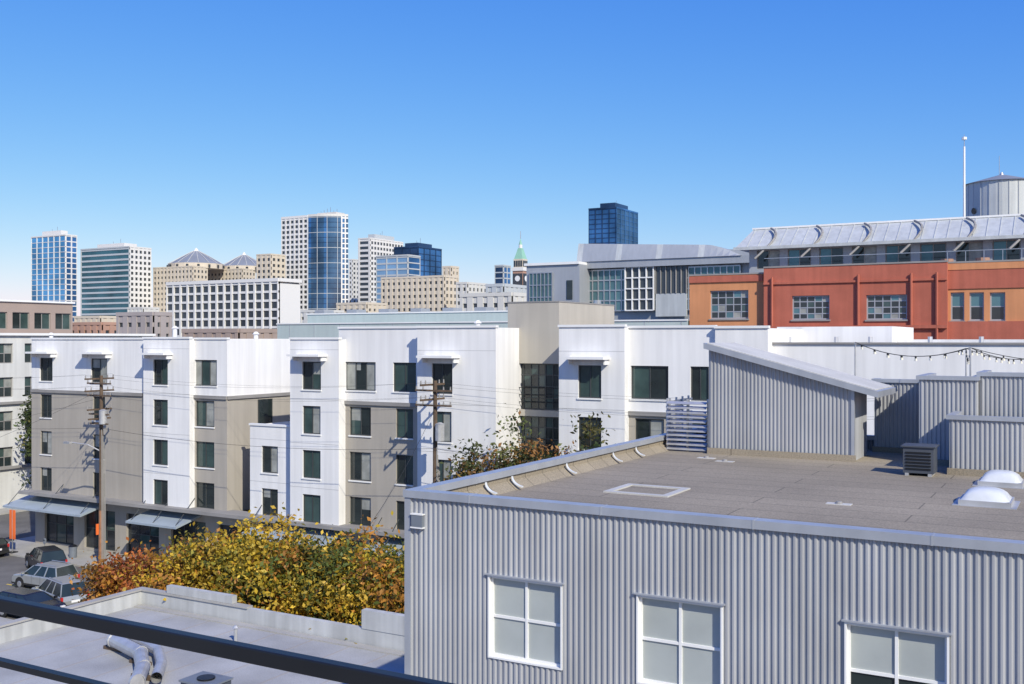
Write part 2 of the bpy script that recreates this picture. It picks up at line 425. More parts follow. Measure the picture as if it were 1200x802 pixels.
s0,s1,sv0,sv1=-11.3,-6.65,33.3,35.4; zl,zr=16.66,15.42
zf=lambda a: zl+(zr-zl)*a/(s1-s0)
corr(b,'stair_shed_walls','corr_metal',FR(s0,sv0),0,s1-s0,zd,zf)
corr(b,'stair_shed_walls','corr_metal',FS(s1,sv0),0,sv1-sv0,zd,zr)
b.face('stair_shed_walls','corr_metal',[(s0,sv0,zd),(s0,sv1,zd),(s0,sv1,zl),(s0,sv0,zl)])
b.face('stair_shed_walls','corr_metal',[(s0,sv1,zd),(s1,sv1,zd),(s1,sv1,zr),(s0,sv1,zl)])
sl=(zr-zl)/(s1-s0)
def zs(u): return zl+sl*(u-s0)
e0,e1=s0-.1,-5.85
b.hexa('stair_shed_roof','coping_metal',[(e0,sv0-.25,zs(e0)+.01),(e1,sv0-.25,zs(e1)+.01),(e1,sv1+.8,zs(e1)+.01),(e0,sv1+.8,zs(e0)+.01),(e0,sv0-.25,zs(e0)+.2),(e1,sv0-.25,zs(e1)+.2),(e1,sv1+.8,zs(e1)+.2),(e0,sv1+.8,zs(e0)+.2)])
b.hexa('stair_shed_roofing','roof_light',[(e0+.1,sv0-.15,zs(e0+.1)+.203),(e1-.1,sv0-.15,zs(e1-.1)+.203),(e1-.1,sv1+.7,zs(e1-.1)+.203),(e0+.1,sv1+.7,zs(e0+.1)+.203),(e0+.1,sv0-.15,zs(e0+.1)+.23),(e1-.1,sv0-.15,zs(e1-.1)+.23),(e1-.1,sv1+.7,zs(e1-.1)+.23),(e0+.1,sv1+.7,zs(e0+.1)+.23)])
b.box('shed_base_flashing','roof_deck',s0-.02,s1+.1,sv0-.12,sv0-.045,zd,zd+.2)
b.box('corner_trim','coping_metal',s1-.04,s1+.06,sv0-.06,sv0+.04,zd,zr-.0)
def pent(x0,x1,y0,y1,z,cop='coping_metal'):
    corr(b,'penthouse_walls','corr_metal',FR(x0,y0),0,x1-x0,zd,z)
    corr(b,'penthouse_walls','corr_metal',FS(x1,y0),0,y1-y0,zd,z)
    b.box('penthouse_core','hvac_grey',x0+.02,x1-.02,y0+.02,y1,zd,z-.1)
    b.box('penthouse_coping',cop,x0-.08,x1+.08,y0-.08,y0+.14,z,z+.12)
    b.box('penthouse_coping',cop,x0-.08,x0+.14,y0+.142,y1,z,z+.12)
    b.box('penthouse_coping',cop,x1-.14,x1+.08,y0+.142,y1,z,z+.12)
    b.box('penthouse_base_flashing','roof_deck',x0-.05,x1+.05,y0-.1,y0-.04,zd,zd+.18)
pent(-6.6,7,36.6,37.1,15.55)
pent(-4.75,-3.15,33.6,36.4,15.78)
pent(-3.1,7,34.0,36.4,15.9)
pent(-3.65,7,31.5,33.4,14.75,cop='coping_metal')
b.box('penthouse_deck','roof_light',-3.5,7,31.65,33.4,14.66,14.72)
b.build()
b=B('louvered_screen')
for zz in np.arange(13.25,14.95,.155):
    b.hexa('louvers','galv',[(-12.85,33.42,zz),(-11.45,33.42,zz),(-11.45,33.56,zz+.07),(-12.85,33.56,zz+.07),(-12.85,33.42,zz+.02),(-11.45,33.42,zz+.02),(-11.45,33.56,zz+.09),(-12.85,33.56,zz+.09)])
for x in (-12.87,-12.15,-11.43): b.box('posts','galv',x-.03,x+.03,33.57,33.64,13.2,14.98)
for y in np.arange(33.8,36.2,.155*4): b.box('posts','galv',-12.9,-12.84,y,y+.06,13.2,14.98)
for zz in np.arange(13.25,14.95,.155): b.box('side_louvers','galv',-12.93,-12.905,33.6,36.2,zz,zz+.08)
b.build()
def dome(x,y,s,h=.26):
    b=B('skylight_dome'); c=s/2
    b.box('curb','galv',x-c,x+c,y-c,y+c,13.19,13.32)
    b.box('curb_flange','galv',x-c-.12,x+c+.12,y-c-.12,y+c+.12,13.19,13.215)
    n=12; r=.92*c
    def q(i,j):
        a=-1+2*i/n; d=-1+2*j/n
        return (x+r*a,y+r*d,13.32+h*(max(0,(1-a**4))**.6*max(0,(1-d**4))**.6)*(1-.35*(a*a+d*d)/2))
    for i in range(n):
        for j in range(n): b.face('acrylic_dome','plastic_white',[q(i,j),q(i+1,j),q(i+1,j+1),q(i,j+1)])
    e=b.build()
    for o in e.children:
        if o.name.startswith('acrylic'):
            for p in o.data.polygons: p.use_smooth=True
            w=o.modifiers.new('w','WELD'); w.merge_threshold=.001
dome(-2.25,26.3,1.1); dome(-2.2,29.9,1.05)
b=B('roof_access_frame')
x,y=-9.85,24.3
for q in ((x-.85,x+.85,y-.8,y-.62),(x-.85,x+.85,y+.62,y+.8),(x-.85,x-.67,y-.618,y+.618),(x+.67,x+.85,y-.618,y+.618)): b.box('frame','roof_light',q[0],q[1],q[2],q[3],13.19,13.235)
b.build()
b=B('rooftop_air_handler')
b.box('cabinet','hvac_dark',-4.75,-3.95,30.6,31.35,13.28,14.0); b.box('lid','hvac_dark',-4.8,-3.9,30.55,31.4,14.002,14.04)
b.box('skids','galv',-4.7,-4.6,30.6,31.3,13.2,13.278); b.box('skids','galv',-4.1,-4.0,30.6,31.3,13.2,13.278)
for i in range(6): b.box('grille','black_metal',-4.68,-4.02,30.575,30.598,13.38+i*.09,13.42+i*.09)
b.build()
for i,(y) in enumerate((21.6,22.9,26.0,29.2,31.0)):
    b=B('parapet_vent')
    pts=[(-12.95+.36*(1-math.cos(a)),y,13.5-.24*math.sin(a)) for a in np.linspace(0,1.4,8)]
    for p,q in zip(pts[:-1],pts[1:]):
        b.hexa('scupper_flap','plastic_white',[(p[0],y-.045,p[2]),(p[0],y+.045,p[2]),(q[0],y+.045,q[2]),(q[0],y-.045,q[2]),(p[0],y-.045,p[2]+.03),(p[0],y+.045,p[2]+.03),(q[0],y+.045,q[2]+.03),(q[0],y-.045,q[2]+.03)])
    b.build()
for x,y in ((-10.9,31.9),(-10.1,31.3),(-5.2,24.5)):
    b=B('roof_drain_plate'); b.box('plate','roof_light',x-.28,x+.28,y-.13,y+.13,13.19,13.215); b.cyl('strainer','trim_grey',(x,y,13.215),(x,y,13.27),.09,.06,n=10); b.build()
b=B('string_lights')
posts=[(-7.6,38.5,16.9),(-3.9,38.2,16.7),(-.9,38.0,16.75),(3.5,38.0,16.8),(-3.4,34.5,16.75),(1.5,34.5,16.7)]
for x,y,z in posts: b.cyl('posts','galv',(x,y,13.0),(x,y,z),.03,n=6)
def cat(p,q,sag,n=16):
    return [tuple(p[k]+(q[k]-p[k])*i/n-(sag*4*(i/n)*(1-i/n) if k==2 else 0) for k in range(3)) for i in range(n+1)]
for i,j in ((0,1),(1,2),(2,3),(4,5),(1,4),(0,4),(4,2)):
    pts=cat(posts[i],posts[j],.38); b.tube('wire','cable',pts,.014,4)
    for p in pts[1:-1:2]:
        b.cyl('sockets','cable',(p[0],p[1],p[2]-.07),(p[0],p[1],p[2]),.025,.025,5); b.cyl('bulbs','bulb',(p[0],p[1],p[2]-.15),(p[0],p[1],p[2]-.07),.045,.02,6)
b.build()
# ------------------------------------------------------------------ low grey building (bottom left)
b=B('low_flat_roof_building')
x0,x1,y0,y1=-38.4,-14.3,6,33.2; zp=5.5; zr_=4.85
b.box('walls','concrete_wall',x0,x0+.25,y0,y1,0,zp); b.box('walls','concrete_wall',x1-.25,x1,y0,y1,0,zp)
b.box('walls','concrete_wall',x0+.251,x1-.251,y1-.25,y1,0,zp); b.box('walls','concrete_wall',x0+.251,x1-.251,y0,y0+.25,0,zp)
b.box('roof','roof_grey',x0+.24,x1-.24,y0+.24,y1-.24,zr_-.2,zr_)
b.box('coping','concrete',x0-.05,x0+.32,y0,y1+.05,zp+.002,zp+.08); b.box('coping','concrete',x0+.321,-31.6,y1-.32,y1+.05,zp+.002,zp+.08)
b.box('raised_parapet','concrete_wall',-25.5,x1,y1-.28,y1+.03,zp+.002,zp+.75)
b.box('raised_parapet','concrete_wall',-36.5,-32.5,y1-.27,y1+.02,zp+.09,zp+.42)
b.box('roof_edge_strip','concrete',x0+.33,x1-.3,y1-.75,y1-.33,zr_+.001,zr_+.06)
x=x0+1.2
while x<x1-.5: b.box('membrane_seams','roof_gravel_far',x,x+.09,y0+.3,y1-.76,zr_+.0,zr_+.006); x+=1.9
b.build()
b=B('roof_duct')
pts=[(-33.5,27.6,5.25),(-31.2,26.9,5.25),(-29.8,25.8,5.25),(-28.7,24.6,5.25)]
b.tube('pipe_a','galv',pts,.26,14); b.tube('pipe_b','galv',[(p[0]+.1,p[1]+.75,p[2]-.06) for p in pts],.2,14)
for p in pts: b.box('sleepers','wood_pole',p[0]-.5,p[0]+.5,p[1]-.1,p[1]+.1,4.85,4.98); b.cyl('joints','galv',(p[0]-.05,p[1],p[2]),(p[0]+.07,p[1]-.03,p[2]),.29,n=14)
b.build()
for (x,y,w,d,h) in ((-26.6,24.6,1.3,1.0,.6),):
    b=B('rooftop_hvac_unit'); b.box('cabinet','hvac_dark',x,x+w,y,y+d,5.0,5.0+h); b.box('cap','hvac_grey',x-.05,x+w+.05,y-.05,y+d+.05,5.002+h,5.06+h)
    b.box('curb','trim_grey',x+.08,x+w-.08,y+.08,y+d-.08,4.84,4.998); b.cyl('fan','black_metal',(x+w/2,y+d/2,5.06+h),(x+w/2,y+d/2,5.12+h),.3,n=14); b.build()
for x,y in ((-30.2,30.8),):
    b=B('roof_vent_pipe'); b.cyl('pipe','galv',(x,y,4.8),(x,y,5.4),.07,n=8); b.cyl('cap','galv',(x,y,5.4),(x,y,5.5),.13,.05,n=8); b.build()
# ------------------------------------------------------------------ balcony railing (foreground)
b=B('balcony_railing')
vr=1.27
b.box('handrail','black_metal',-8,3.2,vr,vr+.022,17-.534,17-.508)
b.box('lower_rail','black_metal',-8,3.2,vr+.003,vr+.019,17-.642,17-.630)
for x in (-7.9,-5.2,-2.95+.0,2.9):
    if x<-4 or x>1: b.box('posts','black_metal',x,x+.05,vr+.005,vr+.018,15.45,17-.536)
b.box('bottom_rail','black_metal',-8,3.2,vr+.003,vr+.019,15.6,15.63)
b.box('balcony_slab','concrete',-8.2,3.4,-1.5,vr+.1,15.25,15.45)
b.build(bevel={'handrail':.003})
# ------------------------------------------------------------------ orange / red building (right, mid distance)
b=B('orange_loft_building')
vb=100.0
topz=23.7
def sec(x0,x1,v,mat,zt,wins,zb=0,nxnz=(5,4)):
    a0,a1=U(x0,v),U(x1,v); F=FR(a0,v); ops=[]
    for w0,w1,yt,yb in wins: ops.append((U(w0,v)-a0,U(w1,v)-a0,Z(w0,yb,v),Z(w0,yt,v)))
    facade(b,'walls',mat,F,0,a1-a0,zb,zt,ops,.3)
    for o in ops:
        win(b,F,*o,.3,'metal_panel' ,['win_dark','teal_glass','win_dark','win_green','win_dark','win_curtain','win_dark'],*nxnz,.12,.09)
        b.lbox('sills','trim_grey',F,o[0]-.1,o[1]+.1,o[2]-.15,o[2]-.003,0,.12)
    b.lq('walls',mat,((a1,v),(0,1),(1,0)),0,5,zb,zt,0); b.lq('walls',mat,((a0,v),(0,1),(-1,0)),0,5,zb,zt,0)
    b.lbox('coping','trim_grey',F,-.02,a1-a0+.02,zt+.002,zt+.15,-.4,.06)
sec(808,895,100,'orange_paint',topz-.3,[(832,877,341,374)])
sec(895,1110,99.4,'brick_red',topz+.2,[(928,972,347,375),(1015,1063,346,375)])
sec(1110,1300,100,'orange_paint',topz-2.2,[(1114,1130,343,376),(1136,1153,343,376),(1160,1178,343,376),(1215,1232,343,376)],nxnz=(1,2))
a=U(1110,100); F=FR(a,100); b.lbox('upper_band','orange_paint',F,0,20,topz-.5,topz+.1,-.4,.15); b.lbox('upper_band','brick_red',F,0,20,topz-2.198,topz-.502,-.4,.1); b.lbox('coping','trim_grey',F,0,20,topz+.102,topz+.25,-.4,.18)
b.lbox('lower_band','brick_red',F,0,20,17.0,18.6,.002,.2)
a=U(808,100); b.lbox('upper_band','brick_red',FR(a,100),.0,U(895,100)-a-.05,topz-1.0,topz-.4,.002,.14)
a=U(895,99.4); b.lbox('lower_band','brick_red',FR(a,99.4),0,U(1110,99.4)-a,18.0,18.3,.002,.3)
b.lbox('cornice_line','brick_red',FR(a,99.4),0,U(1110,99.4)-a,22.3,22.5,.002,.15)
for px in (1006,1068,905,1098):
    u=U(px,99.3); b.cyl('downpipes','brick_red',(u,99.2,15),(u,99.2,23),.12,n=6)
b.box('body','brick_red',U(808,100)+.05,20,100.5,125,0,topz-.6)
b.box('roof_deck','roof_gravel_far',U(808,100)+.05,20,100.5,125,topz-.599,topz-.5)
vp=103.5; a0=U(878,vp); a1=22; Fp=FR(a0,vp); Wp=a1-a0
ops=[]; a=.8
while a+3<Wp: ops.append((a,a+2.3,topz+.4,topz+2.3)); a+=3.1
facade(b,'penthouse_walls','metal_panel',Fp,0,Wp,topz-.5,topz+2.6,ops,.2)
for i,o in enumerate(ops): win(b,Fp,*o,.2,'trim_grey',['teal_glass','win_dark'] if i%3 else ['win_dark','win_curtain'],2,1,.1,.08)
b.lq('penthouse_walls','metal_panel',((a0,vp),(0,1),(-1,0)),0,10,topz-.5,topz+2.6,0)
e=topz+2.45; r=28.35
b.hexa('penthouse_roof','pent_metal',[(a0-1.2,vp-1.2,e),(a1,vp-1.2,e),(a1,vp+9,e),(a0-1.2,vp+9,e),(a0-.2,vp+2.2,r),(a1,vp+2.2,r),(a1,vp+9,r),(a0-.2,vp+9,r)])
b.hexa('penthouse_fascia','pent_metal',[(a0-1.25,vp-1.3,e-.15),(a1,vp-1.3,e-.15),(a1,vp-1.19,e-.15),(a0-1.25,vp-1.19,e-.15),(a0-1.25,vp-1.3,e+.15),(a1,vp-1.3,e+.15),(a1,vp-1.19,e+.15),(a0-1.25,vp-1.19,e+.15)])
b.box('penthouse_ridge','trim_white',a0-.3,a1,vp+2.1,vp+2.5,r+.002,r+.18)
x=a0+1
while x<a1:
    t=np.linspace(0,1,11)
    pts=[(x+1.5*math.sin(tt*math.pi*.9)+.3*tt,vp-1.55+3.3*tt-.3*math.sin(tt*math.pi),e-1.1+(r-e+1.1)*tt+.45*math.sin(tt*math.pi)) for tt in t]
    b.tube('curved_struts','trim_grey',pts,.12,5); x+=4.6
x=a0
while x<a1:
    b.hexa('roof_seams','pent_metal',[(x,vp-1.2,e+.01),(x+.06,vp-1.2,e+.01),(x+.06,vp+2.2,r+.01),(x,vp+2.2,r+.01),(x,vp-1.2,e+.07),(x+.06,vp-1.2,e+.07),(x+.06,vp+2.2,r+.07),(x,vp+2.2,r+.07)]); x+=1.1
x=U(1110,100)
while x<18: b.cyl('terrace_rail','steel',(x,100.2,topz+.25),(x,100.2,topz+1.2),.04,n=4); x+=1.5
b.tube('terrace_rail','steel',[(U(895,100),100.2,topz+1.2),(18,100.2,topz+1.2)],.04,4)
for k,x in enumerate((-12,-9,-4,-1.5,2)):
    b.cyl('terrace_planters','terracotta',(x,101.5,topz-.5),(x,101.5,topz+.6),.5,.6,10)
b.build()
b=B('rooftop_water_tank')
cx,cy=P(1174,114); zb_=CAMZ+(398-262)/T*114; zt_=CAMZ+(398-216)/T*114; R=3.7
b.cyl('tank','pent_metal',(cx,cy,zb_-3),(cx,cy,zt_),R,R,36); b.cyl('conical_cap','dome_slate',(cx,cy,zt_+.002),(cx,cy,zt_+.95),R+.25,.5,32); b.cyl('finial','steel',(cx,cy,zt_+.9),(cx,cy,zt_+1.3),.3,.1,8)
for k in range(24):
    a=2*math.pi*k/24; b.cyl('staves','metal_panel',(cx+R*math.cos(a),cy+R*math.sin(a),zb_-3),(cx+R*math.cos(a),cy+R*math.sin(a),zt_),.06,n=4)
b.box('legs','metal_panel',cx-R+.3,cx+R-.3,cy-2,cy+2,topz-.6,zb_-3)
b.cyl('hatch','dark_glass',(cx-2.6,cy-2.75,zb_+1.2),(cx-2.55,cy-2.7,zb_+1.21),.35,.35,12)
e=b.build()
b=B('rooftop_mast'); cx,cy=P(1130,108); b.cyl('mast','trim_white',(cx,cy,topz-1),(cx,cy,CAMZ+(398-172)/T*108),.15,.10,8); b.cyl('tip','steel',(cx,cy,CAMZ+(398-172)/T*108),(cx,cy,CAMZ+(398-158)/T*108),.05,.03,6); b.cyl('cap','trim_white',(cx,cy,CAMZ+(398-164)/T*108),(cx,cy,CAMZ+(398-161)/T*108),.25,n=8); b.build()
b=B('rooftop_antenna'); cx,cy=P(1171,118); b.cyl('rod','steel',(cx,cy,28),(cx,cy,CAMZ+(398-183)/T*118),.05,.03,6); b.build()
# ------------------------------------------------------------------ long green-grey building behind
b=B('long_grey_green_building')
vg=100; a0,a1=U(325,vg),U(806,vg)
b.box('lower_block','seal_green_grey',a0,a1,vg,128,0,18.9); b.box('lower_coping','trim_white',a0-.1,a1,vg-.1,vg+.2,18.902,19.05)
b.box('upper_block','seal_green_grey',a0+1.5,U(600,104),104,128,18.9,20.2); b.box('upper_coping','trim_white',a0+1.4,U(600,104)+.1,103.9,104.2,20.202,20.35)
x=a0+2
while x<a1:
    b.box('panel_joints','metal_panel',x,x+.08,vg-.02,vg-.002,12,18.9); x+=4
for px in range(345,590,38):
    u=U(px,103); b.box('roof_units','metal_panel',u,u+1.6,107,109,20.2,20.9)
b.build()
# ------------------------------------------------------------------ modern grey glass building
b=B('modern_glass_building')
v=150
def gx(px): return U(px,v)
def strip(part,mat,p0,p1,yt,yb,off0=-6,off1=0,dv=0):
    F=FR(U(p0,v-dv),v-dv); b.lbox(part,mat,F,0,U(p1,v-dv)-U(p0,v-dv),Z(p0,yb,v-dv),Z(p0,yt,v-dv),off0,off1)
strip('body','metal_panel',680,960,300,470,-26,-.2)
strip('upper_wall','metal_panel',679,960,308,316,-20,1.2)
F=FR(gx(682),v); W=gx(868)-gx(682)
zb0,zt0=Z(682,365,v),Z(682,318,v)
b.lbox('curtain_glass','teal_glass',F,0,W,zb0,zt0,-.1,.2)
n=26
for i in range(n+1): b.lbox('mullions','steel',F,W*i/n-.08,W*i/n+.08,zb0,zt0,.2,.35)
for k in range(5): zq=zb0+(zt0-zb0)*k/4; b.lbox('transoms','steel',F,0,W,zq-.1,zq+.1,.2,.32)
Fw=FR(gx(735),v-.6); Ww=gx(768)-gx(735)
b.lbox('white_grid_bay','dark_glass',Fw,0,Ww,zb0,zt0+.3,-.3,0)
for i in range(5): b.lbox('white_grid_frame','trim_white',Fw,Ww*i/4-.09,Ww*i/4+.09,zb0,zt0+.3,0,.3)
for k in range(5): zq=zb0+(zt0+.3-zb0)*k/4; b.lbox('white_grid_frame','trim_white',Fw,0,Ww,zq-.09,zq+.09,.0,.28)
Fd=FR(gx(770),v-.5); Wd=gx(806)-gx(770)
b.lbox('dark_bay','dark_glass',Fd,0,Wd,zb0+2.5,zt0+.2,-.3,0)
for i in range(7): b.lbox('dark_bay_frames','trim_grey',Fd,Wd*i/6-.07,Wd*i/6+.07,zb0+2.5,zt0+.2,0,.2)
b.lbox('dark_bay_sill','pent_metal',Fd,0,Wd,zb0-1,zb0+2.49,-.3,.1)
N_=28; p0,p1=gx(680),gx(872); zr0=Z(680,308,v)
for i in range(N_):
    t0,t1=i/N_,(i+1)/N_
    def top(t): return Z(680+192*t,286+1.5*t,v)-1.7*(max(0,t-.8)/.2)**1.5
    x0_,x1_=p0+(p1-p0)*t0,p0+(p1-p0)*t1
    b.hexa('curved_roof','pent_metal' if i%7==0 else 'metal_panel',[(x0_,v-1.4,zr0),(x1_,v-1.4,zr0),(x1_,v+18,zr0),(x0_,v+18,zr0),(x0_,v-.6,top(t0)),(x1_,v-.6,top(t1)),(x1_,v+18,top(t1)),(x0_,v+18,top(t0))])
v=146
Fl=FR(U(617,v),v); Wl=U(679,v)-U(617,v); zl0,zl1=0,Z(617,312,v)
b.lbox('left_wing','metal_panel',Fl,0,Wl,0,zl1,-22,0); b.lbox('left_wing_coping','trim_white',Fl,-.3,Wl,zl1+.002,zl1+.4,-22,.3)
wg=Wl*.5
b.lbox('left_wing_glass','teal_glass',Fl,.6,wg,zl1-7,zl1-1.2,.0021,.1)
for i in range(7): a=.6+(wg-.6)*i/6; b.lbox('left_wing_mullions','steel',Fl,a-.07,a+.07,zl1-7,zl1-1.2,.1,.25)
for i in range(4): zq=zl1-7+5.8*i/3; b.lbox('left_wing_mullions','steel',Fl,.6,wg,zq-.07,zq+.07,.1,.22)
b.lbox('left_wing_window','win_dark',Fl,wg+2.5,Wl-1.2,zl1-5.5,zl1-2.5,.0021,.1)
u=U(700,120); b.cyl('exhaust_stack','steel',(u,120,15),(u,120,22),.5,n=10)
b.build()
# ------------------------------------------------------------------ left side buildings across the side street
b=B('corner_office_building')
u=-95.3; F=((u,48),(0,1),(1,0))
ops=[]; a=1.5
while a<34:
    for zc in (15.6,12.2,8.8,5.2): ops.append((a,a+1.7,zc-1,zc+1))
    a+=3.0
facade(b,'walls','old_white',F,0,36,0,17.6,ops,.25)
for o in ops: win(b,F,*o,.25,'trim_grey',['win_dark','win_green','win_dark','win_curtain'],2,2,.08,.07)
for zc in (4.0,10.5,17.4): b.lbox('cornice','trim_grey' if zc<17 else 'trim_white',F,-.1,36.1,zc,zc+.25,.002,.3)
b.lq('walls','old_white',((u,48),(-1,0),(0,-1)),0,30,0,17.6,0); b.lq('walls','old_white',((u,84),(-1,0),(0,1)),0,30,0,17.6,0)
b.box('roof','roof_gravel_far',u-30,u-.02,48.02,83.98,17.3,17.5)
F2=((u-5,52),(0,1),(1,0)); ops=[(2+i*2.6,4.0+i*2.6,18.1,19.9) for i in range(9)]
facade(b,'penthouse_walls','pinkish',F2,0,25,17.5,21.0,ops,.2)
for o in ops: win(b,F2,*o,.2,'trim_grey',['win_dark','win_green'],2,1,.08,.07)
b.lbox('penthouse_coping','trim_white',F2,-.2,25.2,21.002,21.2,-.5,.2)
b.lq('penthouse_walls','pinkish',((u-5,52),(-1,0),(0,-1)),0,20,17.5,21,0); b.lq('penthouse_walls','pinkish',((u-5,77),(-1,0),(0,1)),0,20,17.5,21,0)
b.box('penthouse_roof','roof_light',u-24,u-5.5,52.1,76.9,20.6,20.8)
b.build()
# ------------------------------------------------------------------ skyline
def tower(name,xl,xs,xr,D,yt,fs,ss,cap=None,base=0,pent=True,capm='tower_grey'):
    b=B(name); uc,vc=P(xs,D); ul=U(xl,vc); vr_=VV(xr,uc); H=CAMZ+(398-yt)*D/T
    for F,W,st in ((FR(ul,vc),uc-ul,fs),(FS(uc,vc),vr_-vc,ss)):
        g,s,fh,sf,ps,pf=st
        b.lbox('glazing',g,F,.05,W-.05,base,H-.5,-2.,0)
        if sf>0:
            nfl=int((H-base)/fh)
            for k in range(nfl+1):
                z0=H-k*fh-sf*fh
                if z0<base: break
                b.lbox('spandrels',s,F,0,W,z0,z0+sf*fh,-.5,.35)
        if pf>0:
            n=max(1,int(round(W/ps)))
            for i in range(n+1):
                a=W*i/n; w=ps*pf/2; b.lbox('piers',s,F,max(0,a-w),min(W,a+w),base,H-.01,-.5,.6)
        b.lbox('parapet',s,F,-.1,W+.1,H,H+1.2,-1.0,.7)
    b.box('core',ss[1],ul+1,uc-1.5,vc+1.5,vr_-.5,base,H-.6)
    b.box('core','roof_gravel_far',ul+.5,uc-.5,vc+.5,vr_,H-.6,H-.1)
    if pent:
        w=uc-ul; d=vr_-vc; b.box('plant_room',capm,ul+w*.25,uc-w*.2,vc+d*.2,vr_-d*.2,H-.1,H+min(6,H*.04)+1)
        for k in range(3):
            x=ul+w*(.3+.15*k); b.cyl('aerials','steel',(x,vc+d*.5,H),(x,vc+d*.5,H+6+2*k),.18,n=4)
    b.build(); return ul,uc,vc,vr_,H
tower('glass_office_tower',37,77,90,1000,276,('sky_glass','tower_white',5.2,.10,9,.10),('blue_glass','tower_white',5.2,.2,6,.2),capm='tower_white')
tower('banded_office_tower',95,152,177,950,290,('teal_tower_glass','tower_grey',5,.34,60,.03),('dark_glass','tower_white',5,.45,4.5,.45),capm='tower_white')
tower('beige_midrise_building',301,318,334,880,299,('dark_glass','tower_beige',5,.5,5,.5),('dark_glass','tower_beige',5,.5,5,.5),pent=False)
def bowed():
    b=B('white_and_glass_skyscraper'); D=900; uc,vc=P(361,D); ul=U(330,vc); H=CAMZ+(398-255)*D/T
    F=FR(ul,vc); W=uc-ul
    b.lbox('glazing','dark_glass',F,.05,W-.05,0,H-.5,-18,0)
    for k in range(int(H/4.4)): b.lbox('spandrels','tower_white',F,0,W,H-k*4.4-1.8,H-k*4.4,-1,.35)
    n=6
    for i in range(n+1): b.lbox('piers','tower_white',F,max(0,W*i/n-.8),min(W,W*i/n+.8),0,H-.01,-1,.6)
    b.lbox('parapet','tower_white',F,-.1,W+.1,H,H+2,-18,.7)
    pts=[]; m=12; ex,ey=P(408,D-2)
    for i in range(m+1):
        t=i/m; x=uc+(ex-uc)*t; y=vc+(ey-vc)*t; bx=math.sin(t*math.pi)*5
        pts.append((x+bx*.5,y-bx*.86))
    for i in range(m):
        a,c=pts[i],pts[i+1]; L_=math.hypot(c[0]-a[0],c[1]-a[1]); d=((c[0]-a[0])/L_,(c[1]-a[1])/L_); nn=(d[1],-d[0]); FF=(a,d,nn)
        b.lbox('bow_glazing','steel_glass' if i%5 else 'blue_glass',FF,0,L_,0,H+.5,-3,0)
        for k in range(int(H/4.4)): b.lbox('bow_spandrels','tower_grey' if k%3==0 else 'navy_glass',FF,0,L_,H-k*4.4-.45,H-k*4.4,-.5,.2)
        if i>=m-2:
            b.lbox('bow_piers','tower_white',FF,0,1.1,0,H+.5,-.5,.4)
            for k in range(int(H/4.4)): b.lbox('bow_end_spandrels','tower_white',FF,0,L_,H-k*4.4-1.5,H-k*4.4-.46,-.5,.3)
        elif i%3==0: b.lbox('bow_mullions','tower_grey',FF,-.2,.2,0,H+.5,-.5,.4)
        b.lbox('bow_parapet','tower_offwhite',FF,0,L_,H+.5,H+2.5,-1.5,.3)
    # rear volume hides behind the bow chord
    mx,my=(ex-uc),(ey-vc); L_=math.hypot(mx,my); dx,dy=mx/L_,my/L_; nx_,ny_=-dy,dx
    q0=(uc+dx*1+nx_*1.5,vc+dy*1+ny_*1.5); q1=(ex-dx*2.5+nx_*1.5,ey-dy*2.5+ny_*1.5); q2=(q1[0]+nx_*22-dx*4,q1[1]+ny_*22-dy*4); q3=(q0[0]+nx_*22,q0[1]+ny_*22)
    b.hexa('core','tower_offwhite',[(*q0,0),(*q1,0),(*q2,0),(*q3,0),(*q0,H),(*q1,H),(*q2,H),(*q3,H)])
    cx,cy=(uc+ex)/2+nx_*10,(vc+ey)/2+ny_*10
    b.box('plant_room','tower_offwhite',cx-12,cx+9,cy-4,cy+8,H,H+5)
    for k in range(6): b.cyl('aerials','steel',(cx-11+k*3.6,cy,H+4),(cx-11+k*3.6,cy,H+7+(k*5)%4),.2,n=4)
    b.build()
bowed()
tower('slim_office_building',409,413,421,1100,305,('dark_glass','tower_white',5,.5,5,.5),('dark_glass','tower_offwhite',5,.5,5,.5),pent=False)
tower('white_banded_tower',420,434,472,1000,280,('dark_glass','tower_white',5,.45,40,.1),('dark_glass','tower_white',5,.45,5,.3))
tower('dark_glass_tower',462,490,517,900,290,('navy_glass','navy_glass',5,.1,9,.06),('blue_glass','navy_glass',5,.1,9,.06),capm='navy_glass')
tower('pale_glass_tower',441,478,492,860,300,('pale_glass','tower_grey',5,.3,12,.08),('blue_glass','tower_grey',5,.2,12,.08),pent=False)
tower('beige_stone_building',447,521,535,620,325,('dark_glass','tower_beige',4,.55,4,.5),('dark_glass','tower_beige',4,.5,4,.5),pent=False)
tower('small_beige_tower',519,529,537,640,314,('dark_glass','tower_beige',4,.55,4,.55),('dark_glass','tower_beige',4,.55,4,.55),pent=False)
tower('blue_midrise_building',580,590,598,900,312,('navy_glass','tower_grey',5,.2,8,.1),('blue_glass','tower_grey',5,.2,8,.1),pent=False)
tower('blue_glass_tower',690,722,747,900,244,('blue_glass','navy_glass',4.2,.14,7,.1),('steel_glass','blue_glass',4.2,.14,9,.1),capm='navy_glass')
tower('white_residential_slab',196,327,352,360,330,('dark_glass','tower_white',3.1,.26,3.6,.22),('tower_white','tower_white',3.1,0,30,0),pent=False)
tower('stone_civic_building',535,548,570,600,333,('dark_glass','tower_offwhite',4,.5,4,.5),('dark_glass','tower_offwhite',4,.5,4,.5),pent=False)
